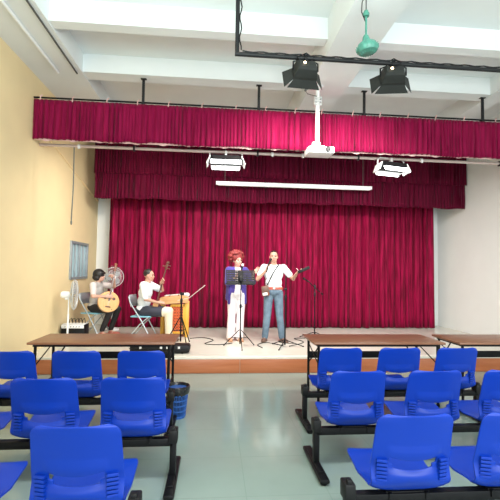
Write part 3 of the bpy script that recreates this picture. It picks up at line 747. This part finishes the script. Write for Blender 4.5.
# folder (held, top level)
fo = held('black_folder', 'open black folder held out in the standing man\'s left hand', 'folder', tuple(V(wl_) + V((-.115, .08, .045))))
q = Matrix.Rotation(R(24), 3, 'Y'); bm = NB()
box(bm, (0, 0, .0), (.23, .17, .012), q, .003); box(bm, q @ V((.0, .09, .022)), (.23, .012, .055), q, .003); obj('cover', bm, 'blackp', fo)
bm = NB(); box(bm, q @ V((0, -.005, .010)), (.21, .15, .006), q); box(bm, q @ V((.09, -.02, .05)), (.004, .09, .09), q @ Matrix.Rotation(R(12), 3, 'Y')); obj('page', bm, 'paper', fo)
hm = held('microphone', 'dark handheld microphone at the standing man\'s mouth', 'microphone', tuple(V(wr_) + V((-.03, .07, .06))))
bm = NB(); tube(bm, [(.03, .0, -.09), (-.0, -.0, .03), (-.035, -.01, .12)], [.009, .013, .016], 12); obj('handle', bm, 'blackp', hm)
bm = NB(); ell(bm, (-.045, -.012, .145), .027); obj('mic_head', bm, 'dgrey', hm)
# shoulder bag
bg = held('shoulder_bag', 'small brown shoulder bag on a dark strap across the standing man', 'bag', (.165, .135, .96))
bm = NB(); box(bm, (0, 0, 0), (.14, .07, .19), Euler((0, R(8), 0)), .02); obj('pouch', bm, 'leather', bg)
bm = NB(); box(bm, (0, .036, .035), (.135, .014, .11), Euler((0, R(8), 0)), .006); obj('flap', bm, 'shoe', bg)
bm = NB(); box(bm, (0.005, .046, -.055), (.09, .012, .05), Euler((0, R(8), 0)), .004); obj('pocket', bm, 'silver', bg)['label'] = 'pale grey pocket'
bm = NB(); o_ = V((.165, .135, .96))
pts = [(.14, .13, 1.05), (.09, .135, 1.15), (.03, .128, 1.28), (-.03, .11, 1.38), (-.085, .06, 1.452), (-.10, .0, 1.475), (-.085, -.07, 1.44), (-.03, -.125, 1.33), (.06, -.135, 1.18), (.14, -.10, 1.05), (.19, .02, 1.0), (.19, .1, 1.02)]
tube(bm, [V(p) - o_ for p in pts], .010, 8); obj('strap', bm, 'blackp', bg)

# --- woman standing, violet cardigan
sr, sl = V((.165, 0, 1.34)), V((-.165, 0, 1.34))
er, wr_ = ik(sr, (.03, .20, 1.24), .265, .235, (.45, .0, .9))
el, wl_ = ik(sl, (-.28, .20, 1.30), .265, .235, (-.35, -.05, .95))
J = dict(pelvis=(0, 0, .90), chest=(0, -.005, 1.20), neck=(0, 0, 1.385), head=(0, .015, 1.53), sr=sr, sl=sl, er=er, el=el, wr=wr_, wl=wl_,
         hr=((-.35, .1, 1), (-.7, -.4, 0), 1, .9), hl=((-.6, .3, .7), (0, .9, .3), 1, .25),
         hipr=(.085, 0, .87), hipl=(-.085, 0, .87), kr=(.10, .03, .47), kl=(-.07, .04, .47), ar=(.11, 0, .09), al=(-.055, .03, .09), toer=(.14, .14, .035), toel=(-.06, .17, .035), brow='hairr')
wom, P, hrot, rot = person(J, (.43, 7.72, ZS), PI + R(12), 'standing woman with red curly hair, violet cardigan and white trousers, singing', 'skin2', (-.32, 1, 0), .95)
bm = NB(); torso(bm, J, rot, .95, .010, -.1); fuse('blouse', bm, 'trw', wom, .008)
bm = NB()
ch = V(J['chest']); c_ = V((0, -.02, 0))
torso(bm, J, rot, .95, .024, .1)
sleeve(bm, sr, er, wr_, 1.35, .070, .060); sleeve(bm, sl, el, wl_, 1.05, .070, .062)
for s in (-1, 1): rcone(bm, (s * .125, .02, 1.15), (s * .155, .05, .72), .055, .035); rcone(bm, (s * .13, -.05, 1.15), (s * .15, -.04, .80), .06, .06)
rcone(bm, (.0, -.06, 1.1), (0, -.07, .82), .09, .08)
cg = fuse('cardigan', bm, 'cardigan', wom, .009)
bmc = bmesh.new(); bmc.from_mesh(cg.data)
dl = [f for f in bmc.faces if (lambda c: c.y > .02 and abs(c.x + .005) < .052 + max(0, (1.1 - c.z)) * .10 and c.z < 1.45)(f.calc_center_median())]
bmesh.ops.delete(bmc, geom=dl, context='FACES')
for _ in range(12): bmesh.ops.smooth_vert(bmc, verts=[v for v in bmc.verts if v.is_boundary], factor=.5, use_axis_x=True, use_axis_y=True, use_axis_z=True)
bmc.to_mesh(cg.data); bmc.free()
md = cg.modifiers.new('th', 'SOLIDIFY'); md.thickness = .006; md.offset = -1
bm = NB(); ell(bm, (0, 0, .90), (.165, .125, .11))
for k, s in (('r', 1), ('l', -1)): rcone(bm, V(J['hip' + k]) + V((0, 0, -.02)), J['k' + k], .098, .075); rcone(bm, J['k' + k], V(J['a' + k]) + V((0, .01, -.01)), .075, .078)
fuse('trousers', bm, 'trw', wom, .008)
for k in 'rl': shoe(wom, J['a' + k], J['toe' + k], 'tan')
bm = NB(); rnd = random.Random(2); ell(bm, P(0, -.035, .06), (.125, .11, .11), hrot)
for i in range(190):
    d = V((rnd.gauss(0, 1), rnd.gauss(0, 1), rnd.gauss(0, 1))).normalized()
    if d.y > .35 and d.z < .55: continue
    if d.z < -.55: continue
    ell(bm, P(d.x * .150, -.03 + d.y * .125, .065 + d.z * .118), rnd.uniform(.022, .040), seg=8, rings=6)
fuse('hair', bm, 'hairr', wom, .006, 1)
T4 = Matrix.Translation(wom.location) @ Matrix.Rotation(PI + R(12), 4, 'Z')
hm = held('microphone', 'pale handheld microphone at the standing woman\'s mouth', 'microphone', tuple(V(wr_) + V((-.045, .055, .075))))
bm = NB(); tube(bm, [(.03, .0, -.10), (0, 0, .02), (-.02, -.01, .10)], [.010, .013, .017], 12); obj('handle', bm, 'blackp', hm)
bm = NB(); ell(bm, (-.026, -.013, .125), .028); obj('mic_head', bm, 'silver', hm)

# --- folding chairs
def folding_chair(loc, rz, label):
    t = thing('folding_chair', label, 'chair', loc, rz, 'grey folding chairs of the musicians')
    for s in (-1, 1):
        x = s * .21
        bm = NB(); tube(bm, [(x, -.235, .82), (x, -.20, .70), (x, .0, .40), (x, .22, .015)], .012, 10); obj('front_leg', bm, 'greymetal', t)
        bm = NB(); tube(bm, [(x * .9, .14, .44), (x * .9, -.02, .30), (x * .9, -.26, .015)], .011, 10); obj('rear_leg', bm, 'greymetal', t)
    bm = NB(); tube(bm, [(-.21, .19, .08), (.21, .19, .08)], .009, 8); tube(bm, [(-.19, -.22, .09), (.19, -.22, .09)], .009, 8); obj('crossbar', bm, 'greymetal', t)
    bm = NB(); box(bm, (0, -.01, .445), (.40, .38, .025), bev=.012); obj('seat', bm, 'cyan', t)
    bm = NB()
    N_ = 12; ring = []
    for j, (yy, zz) in enumerate(((-.195, .62), (-.225, .76), (-.235, .84))):
        ring.append([(-.2 + .4 * k / N_, yy - .04 * (1 - (2 * k / N_ - 1) ** 2), zz) for k in range(N_ + 1)])
    vv = [[bm.verts.new(p) for p in r_] for r_ in ring]
    for a, b in zip(vv, vv[1:]):
        for k in range(N_): bm.faces.new((a[k], a[k + 1], b[k + 1], b[k]))
    o = obj('backrest', bm, 'greymetal', t); md = o.modifiers.new('th', 'SOLIDIFY'); md.thickness = .018
    return t
RZ1 = R(-106); RZ2 = R(-97)
L1 = V((-2.38, 8.35, ZS)); L2 = V((-1.33, 7.85, ZS))
folding_chair(L1, RZ1, 'grey-blue folding chair under the seated woman by the cream wall')
folding_chair(L2, RZ2, 'grey-blue folding chair under the seated man in white shirt')

def seated(shr, shl, tr, tl, hint_r, hint_l, **kw):
    er, wr_ = ik(shr, tr, .27, .24, hint_r); el, wl_ = ik(shl, tl, .27, .24, hint_l)
    J = dict(pelvis=(0, -.02, .56), chest=(0, .02, .87), neck=(0, .04, 1.045), head=(0, .075, 1.185), sr=shr, sl=shl, er=er, el=el, wr=wr_, wl=wl_,
             hipr=(.085, .02, .54), hipl=(-.085, .02, .54), kr=(.12, .43, .53), kl=(-.12, .43, .53), ar=(.12, .42, .10), al=(-.12, .38, .10))
    J.update(kw); return J
# --- seated woman with round lute
ruan_c = V((.15, .37, .68)); ruan_t = V((-.06, .38, 1.38))
shr, shl = V((.155, .03, 1.00)), V((-.155, .05, 1.00))
axis = (ruan_t - ruan_c).normalized()
J = seated(shr, shl, ruan_c + V((.08, -.01, .11)), ruan_c + axis * .47 + V((-.0, .02, .0)), (.45, -.05, .65), (-.5, .1, .6),
           hr=((-.5, .8, .05), (-.9, -.3, -.1), 1, .5), hl=((.15, -.6, .6), (.6, -.2, 0), 1, .8), ar=(.12, .24, .10), al=(-.10, .30, .10), toer=(.14, .38, .04), toel=(-.10, .44, .04), kr=(.12, .41, .52), kl=(-.12, .43, .52))
w2, P, hrot, rot = person(J, L1, RZ1, 'seated woman with black bobbed hair in a grey top playing a round lute', 'skin2', (-.1, 1, -.05), .92)
bm = NB(); torso(bm, J, rot, .92, .015, .05); fuse('vest', bm, 'shirtg', w2, .008)
bm = NB(); sleeve(bm, shr, J['er'], J['wr'], .75, .070, .056); sleeve(bm, shl, J['el'], J['wl'], .75, .070, .056); fuse('sleeves', bm, 'shirtp', w2, .008)
bm = NB(); ell(bm, (0, -.02, .56), (.16, .125, .10))
for k in 'rl': rcone(bm, J['hip' + k], J['k' + k], .092, .068); rcone(bm, J['k' + k], V(J['a' + k]) + V((0, 0, .03)), .066, .050)
fuse('trousers', bm, 'trb', w2, .008)
for k in 'rl': shoe(w2, J['a' + k], J['toe' + k], 'red')
bm = NB(); ell(bm, P(0, -.025, .035), (.108, .118, .108), hrot); ell(bm, P(0, -.045, -.035), (.108, .098, .075), hrot); ell(bm, P(0, .055, .062), (.078, .05, .035), hrot)
fuse('hair', bm, 'hairb', w2, .006)
T4 = Matrix.Translation(L1) @ Matrix.Rotation(RZ1, 4, 'Z')
ru = held('round_lute', 'round golden moon lute with a dark neck in the seated woman\'s lap', 'lute', tuple(ruan_c))
nrm = V((.72, .68, .12)); nrm = (nrm - axis * nrm.dot(axis)).normalized(); q = Matrix((nrm.cross(axis) * -1, axis, nrm)).transposed(); 
if q.determinant() < 0: q = Matrix((nrm.cross(axis), axis, nrm)).transposed()
RAD = .205
bm = NB(); lathe(bm, [(RAD - .006, -.035), (RAD, -.03), (RAD, .03), (RAD - .004, .034)], n=40, rot=q); obj('body_rim', bm, 'honey', ru)
bm = NB(); lathe(bm, [(RAD - .008, .03), (RAD - .008, .040)], n=40, rot=q); obj('soundboard', bm, 'spruce', ru)
for s in (-1, 1):
    bm = NB(); lathe(bm, [(.030, .0), (.030, .0425)], q @ V((s * .085, .07, 0)), n=18, rot=q); obj('sound_hole', bm, 'rosewood', ru)
bm = NB(); box(bm, q @ V((0, -.10, .046)), (.10, .02, .015), q, .003); obj('bridge', bm, 'rosewood', ru)
bm = NB(); box(bm, q @ V((0, .32, .035)), (.034, .60, .028), q, .005); obj('neck', bm, 'rosewood', ru)
bm = NB(); box(bm, q @ V((0, .68, .02)), (.045, .14, .035), q, .008); ell(bm, q @ V((0, .77, .0)), .03); obj('headstock', bm, 'leather', ru)
for s in (-1, 1):
    for yy in (.64, .71):
        bm = NB(); tube(bm, [q @ V((s * .02, yy, .02)), q @ V((s * .09, yy + .005, .02))], [.006, .011], 8); obj('tuning_peg', bm, 'rosewood', ru)
bm = NB()
for k in range(4): tube(bm, [q @ V((-.012 + k * .008, -.09, .054)), q @ V((-.010 + k * .0066, .62, .053))], .0009, 4)
obj('strings', bm, 'silver', ru)

# --- seated man with long-necked lute
lt_a, lt_b = V((.03, .235, .64)), V((-.02, .42, 1.44))
ax = (lt_b - lt_a).normalized()
shr, shl = V((.18, .03, 1.03)), V((-.18, .05, 1.03))
J = seated(shr, shl, lt_a + V((.10, .055, .075)), lt_a + ax * .46 + V((.02, -.02, 0)), (.5, -.1, .6), (-.5, .1, .7),
           head=(0, .085, 1.215), neck=(0, .045, 1.075), chest=(0, .02, .89), hr=((-.2, 1, .0), (-.6, 0, -.8), 1, .35), hl=((.35, .55, .5), (.7, -.3, 0), 1, .9),
           kr=(.12, .50, .53), kl=(-.10, .46, .53), ar=(.12, .52, .10), al=(-.10, .46, .10), toer=(.13, .66, .04), toel=(-.12, .60, .04))
m2, P, hrot, rot = person(J, L2, RZ2, 'seated man in white polo shirt holding a dark long-necked lute upright', 'skin', (.06, 1, -.05), 1.06)
bm = NB(); torso(bm, J, rot, 1.06, .018, .02); sleeve(bm, shr, J['er'], J['wr'], .85, .076, .062); sleeve(bm, shl, J['el'], J['wl'], .85, .076, .062); fuse('polo_shirt', bm, 'shirtw', m2, .008)
bm = NB(); 
for k in 'rl': rcone(bm, V(J['hip' + k]) * .25 + V(J['k' + k]) * .75, J['k' + k], .086, .082); rcone(bm, J['k' + k], V(J['a' + k]) + V((0, 0, .0)), .080, .066)
fuse('trousers', bm, 'trc', m2, .008)
bm = NB(); ell(bm, (0, -.02, .56), (.18, .15, .105))
for k in 'rl': rcone(bm, J['hip' + k], V(J['hip' + k]) * .3 + V(J['k' + k]) * .7, .105, .095)
rcone(bm, (.03, .18, .53), (.02, .30, .53), .09, .08)
fuse('dark_lap_cloth', bm, 'trn', m2, .008)['label'] = 'dark navy cloth over hips and thighs'
for k in 'rl': shoe(m2, J['a' + k], J['toe' + k], 'shoe')
bm = NB(); ell(bm, P(0, -.028, .040), (.081, .092, .086), hrot); hr_ = fuse('hair', bm, 'hairb', m2, .006)
for v in hr_.data.vertices:
    qq = hrot.inverted() @ (v.co - P(0, 0, 0)); lim = .066 if qq.z > .07 else .03
    if qq.y > lim: v.co -= hrot @ V((0, (qq.y - lim), 0))
    if qq.z < -.04: v.co += hrot @ V((0, 0, (-.04 - qq.z)))
T4 = Matrix.Translation(L2) @ Matrix.Rotation(RZ2, 4, 'Z')
lu = held('long_necked_lute', 'dark long-necked lute slanting up from the seated man\'s lap', 'lute', tuple(lt_a))
nr = V((1, 0, .2)); nr = (nr - ax * nr.dot(ax)).normalized(); q = Matrix((ax.cross(nr), ax, nr)).transposed()
bm = NB(); box(bm, q @ V((0, .0, 0)), (.12, .15, .07), q, .03); obj('body', bm, 'rosewood', lu)
bm = NB(); box(bm, q @ V((0, .0, .037)), (.10, .125, .006), q, .002); obj('soundboard', bm, 'honey', lu)
bm = NB(); tube(bm, [q @ V((0, .05, 0)), q @ V((0, .74, 0))], [.016, .013], 10); obj('neck', bm, 'rosewood', lu)
bm = NB(); box(bm, q @ V((0, .78, 0)), (.045, .13, .03), q, .008); ell(bm, q @ V((.01, .85, 0)), (.03, .03, .03)); obj('headstock', bm, 'rosewood', lu)
for k, (s, yy) in enumerate(((1, .74), (-1, .77), (1, .80))):
    bm = NB(); tube(bm, [q @ V((0, yy, 0)), q @ V((s * .075, yy, 0))], [.006, .012], 8); obj('tuning_peg', bm, 'rosewood', lu)

# ---------------------------------------------------------------- hammered dulcimer on carved stand
yq = thing('hammered_dulcimer', 'honey-wood hammered dulcimer on a golden stand with orange carved panel', 'dulcimer', (-.79, 8.22, ZS))
tilt = Matrix.Rotation(R(-5), 3, 'Y')
bm = NB()
def quadbox(bm, top, z0, z1, mt=Matrix.Identity(3)):
    a = [bm.verts.new(mt @ V((x, y, 0)) + V((0, 0, z0))) for x, y in top]; b = [bm.verts.new(mt @ V((x, y, 0)) + V((0, 0, z1))) for x, y in top]
    bm.faces.new(a[::-1]); bm.faces.new(b)
    for k in range(len(top)): bm.faces.new((a[k], a[(k + 1) % len(top)], b[(k + 1) % len(top)], b[k]))
quadbox(bm, [(-.28, -.20), (.29, -.20), (.26, .26), (-.22, .26)], .66, .80, tilt)
bmesh.ops.bevel(bm, geom=bm.edges[:], offset=.01, segments=2, affect='EDGES'); obj('sound_box', bm, 'honey', yq)
bm = NB(); quadbox(bm, [(-.24, -.16), (.25, -.16), (.22, .22), (-.18, .22)], .801, .808, tilt); obj('soundboard', bm, 'spruce', yq)
bm = NB()
for k in range(2):
    for j in range(8): xx = -.10 + k * .18; yy = -.13 + j * .045; ell(bm, tilt @ V((xx, yy, 0)) + V((0, 0, .815)), (.012, .012, .014), seg=8, rings=6)
obj('bridge', bm, 'rosewood', yq)
bm = NB()
for j in range(24): yy = -.15 + j * .0155; tube(bm, [tilt @ V((-.2, yy, 0)) + V((0, 0, .826)), tilt @ V((.22, yy, 0)) + V((0, 0, .826))], .0005, 4)
obj('strings', bm, 'silver', yq)
bm = NB(); box(bm, tilt @ V((.23, -.03, 0)) + V((0, 0, .825)), (.09, .12, .05), tilt, .015); obj('tuning_cover', bm, 'whitemetal', yq)['label'] = 'small white cover'
for xx in (.245,):
    for yy in (-.13, .2):
        bm = NB(); box(bm, (xx, yy, .345), (.075, .04, .69), bev=.006); obj('leg', bm, 'gold', yq)
    bm = NB(); box(bm, (xx, .035, .345), (.03, .30, .66), bev=.004); obj('side_panel', bm, 'gold', yq)
for yy in (-.13, .2):
    bm = NB(); box(bm, (-.23, yy, .32), (.05, .04, .64), bev=.006); obj('leg', bm, 'gold', yq)
bm = NB()
for c, s in (((.08, -.13, .625), (.26, .025, .05)), ((.08, -.13, .085), (.26, .025, .05)), ((-.055, -.13, .35), (.03, .025, .58)), ((.195, -.13, .35), (.03, .025, .58))): box(bm, c, s, bev=.004)
obj('panel_frame', bm, 'gold', yq)
bm = NB(); rnd = random.Random(5)
for i in range(5):
    for j in range(9):
        cx = -.03 + i * .05; cz = .13 + j * .058
        pts = []
        for k in range(13):
            a = 2 * PI * k / 12; rd = .025 + .007 * math.sin(3 * a + i + j); pts.append((cx + rd * math.cos(a), -.13, cz + rd * math.sin(a)))
        tube(bm, pts, .0085, 6, cap=False)
obj('carved_lattice', bm, 'carve', yq)
bm = NB(); box(bm, (.08, -.115, .35), (.22, .006, .54)); obj('backing', bm, 'leather', yq)

# ---------------------------------------------------------------- pedestal fans, amplifier, cases
def ped_fan(loc, rz, label, hz, rad, tilt=0, heavy=1):
    t = thing('pedestal_fan', label, 'fan', loc, rz, None)
    bm = NB(); lathe(bm, [(.16, 0), (.165, .015), (.15, .03), (.04, .05), (.03, .07)]); obj('base', bm, 'whitemetal', t)
    bm = NB(); tube(bm, [(0, 0, .05), (0, 0, hz * .6)], .017); tube(bm, [(0, 0, hz * .55), (0, 0, hz - .03)], .012); obj('pole', bm, 'whitemetal', t)
    bm = NB(); lathe(bm, [(.03, -.14), (.055, -.12), (.062, -.07), (.06, .0), (.045, .02)], (0, 0, hz), 20, Matrix.Rotation(-PI / 2, 3, 'X')); box(bm, (0, -.03, hz - .06), (.05, .07, .06), bev=.012); obj('motor_housing', bm, 'whitemetal', t)
    bm = NB(); y0 = .09
    n = 36
    def arc(r_, y): return [(r_ * math.cos(2 * PI * k / n), y, hz + r_ * math.sin(2 * PI * k / n)) for k in range(n + 1)]
    tube(bm, arc(rad, y0), .007 * heavy, 6, cap=False)
    for fr, yy in ((.35, .055), (.7, .045)):
        for s in (-1, 1): tube(bm, arc(rad * fr, y0 + s * yy), .0025, 5, cap=False)
    for k in range(48):
        a = 2 * PI * k / 48
        for s in (-1, 1):
            tube(bm, [(rad * f * math.cos(a), y0 + s * yy, hz + rad * f * math.sin(a)) for f, yy in ((.15, .055), (.6, .052), (.88, .035), (1, 0))], .0017, 4)
    obj('cage', bm, 'cage', t)
    bm = NB(); lathe(bm, [(.035, -.004), (.038, .004)], (0, y0 + .055, hz), 20, Matrix.Rotation(-PI / 2, 3, 'X')); obj('badge', bm, 'silver', t)
    for k in range(3):
        a0 = k * 2 * PI / 3; bm = NB(); g = []
        for i in range(8):
            rr2 = .03 + (rad * .88 - .03) * i / 7; wdt = .35 + .45 * math.sin(PI * min(1, i / 6))
            g.append([bm.verts.new((rr2 * math.cos(a0 + f * wdt), y0 + .02 * f, hz + rr2 * math.sin(a0 + f * wdt))) for f in (-1, -.4, .3, 1)])
        for a, b in zip(g, g[1:]):
            for j in range(3): bm.faces.new((a[j], a[j + 1], b[j + 1], b[j]))
        o = obj('blade', bm, 'fanblade', t); md = o.modifiers.new('th', 'SOLIDIFY'); md.thickness = .003
    return t
ped_fan((-2.58, 7.42, ZS), R(-78), 'white pedestal fan with grey blades standing at the cream wall, left of the seated woman', .86, .27)
ped_fan((-2.22, 9.05, ZS), R(-160), 'white pedestal fan beside the curtain edge, behind the seated woman', 1.15, .21)
am = thing('keyboard_amplifier', 'low black amplifier with a white front strip beside the pedestal fan', 'amplifier', (-2.585, 7.83, ZS))
bm = NB(); box(bm, (0, 0, .15), (.42, .28, .28), bev=.015); obj('cabinet', bm, 'blackp', am)
bm = NB(); box(bm, (0, -.143, .255), (.40, .012, .06), bev=.003); box(bm, (0, 0, .293), (.40, .26, .008), bev=.002); obj('control_panel', bm, 'whitemetal', am)
for k in range(6):
    bm = NB(); tube(bm, [(-.13 + k * .05, -.148, .255), (-.13 + k * .05, -.162, .255)], .008, 10); obj('knob', bm, 'dgrey', am)
for k in range(4):
    bm = NB(); lathe(bm, [(.015, 0), (.015, .008)], ((-1) ** k * .15, -.1 if k < 2 else .1, .0), 10); obj('foot', bm, 'black', am)
bm = NB()
for k in range(5): x_ = -.12 + k * .06; tube(bm, [(x_, .02, .295), (x_ + .01, .0, .36 + .02 * (k % 2)), (x_ + .03, .05, .39), (x_ + .04, .08, .30)], .006, 6)
obj('cable', bm, 'dgrey', am)
cs = thing('instrument_case', 'long black hard case with silver latches lying at the stage edge under the left table', 'case', (-.84, 6.62, ZS))
bm = NB(); box(bm, (0, 0, .075), (.94, .26, .125), bev=.035); obj('case_body', bm, 'blackp', cs)
bm = NB(); box(bm, (0, 0, .085), (.95, .27, .008), bev=.003); obj('seam_trim', bm, 'dgrey', cs)
for xx in (-.3, .02, .12, .3):
    bm = NB(); box(bm, (xx, -.133, .10), (.035, .010, .035), bev=.004); obj('latch', bm, 'silver', cs)
for xx in (-.35, .35):
    for yy in (-.09, .09):
        bm = NB(); lathe(bm, [(.014, 0), (.014, .014)], (xx, yy, 0), 10); obj('foot', bm, 'black', cs)
# cables on the stage floor
def cable(pts, label, r_=.007):
    P_ = [V(p) for p in pts]; out = []
    for i in range(len(P_) - 1):
        a = P_[max(0, i - 1)]; b = P_[i]; c = P_[i + 1]; d = P_[min(len(P_) - 1, i + 2)]
        for k in range(8):
            t = k / 8; out.append(.5 * ((2 * b) + (c - a) * t + (2 * a - 5 * b + 4 * c - d) * t * t + (3 * b - a - 3 * c + d) * t ** 3))
    out.append(P_[-1]); bm = NB(); o0 = out[0].copy(); tube(bm, [p - o0 for p in out], r_, 6); o = obj('stage_cable', bm, 'blackp'); o.location = o0; tag(o, label, 'cable')
z = ZS + .008
cable([(-.45, 7.9, z), (-.2, 8.0, z), (.0, 7.7, z), (-.15, 7.35, z), (.1, 7.25, z), (.35, 7.4, z)], 'thin dark cable looping over the stage between dulcimer and music stand')
cable([(1.25, 7.15, z), (1.0, 7.45, z), (.8, 7.25, z), (.85, 6.95, z)], 'thin dark cable on the stage between music stand and straight microphone stand')
cable([(1.35, 7.1, z), (1.7, 7.5, z), (1.6, 7.9, z), (1.95, 7.95, z)], 'thin dark cable on the stage running to the boom microphone stand')
index()
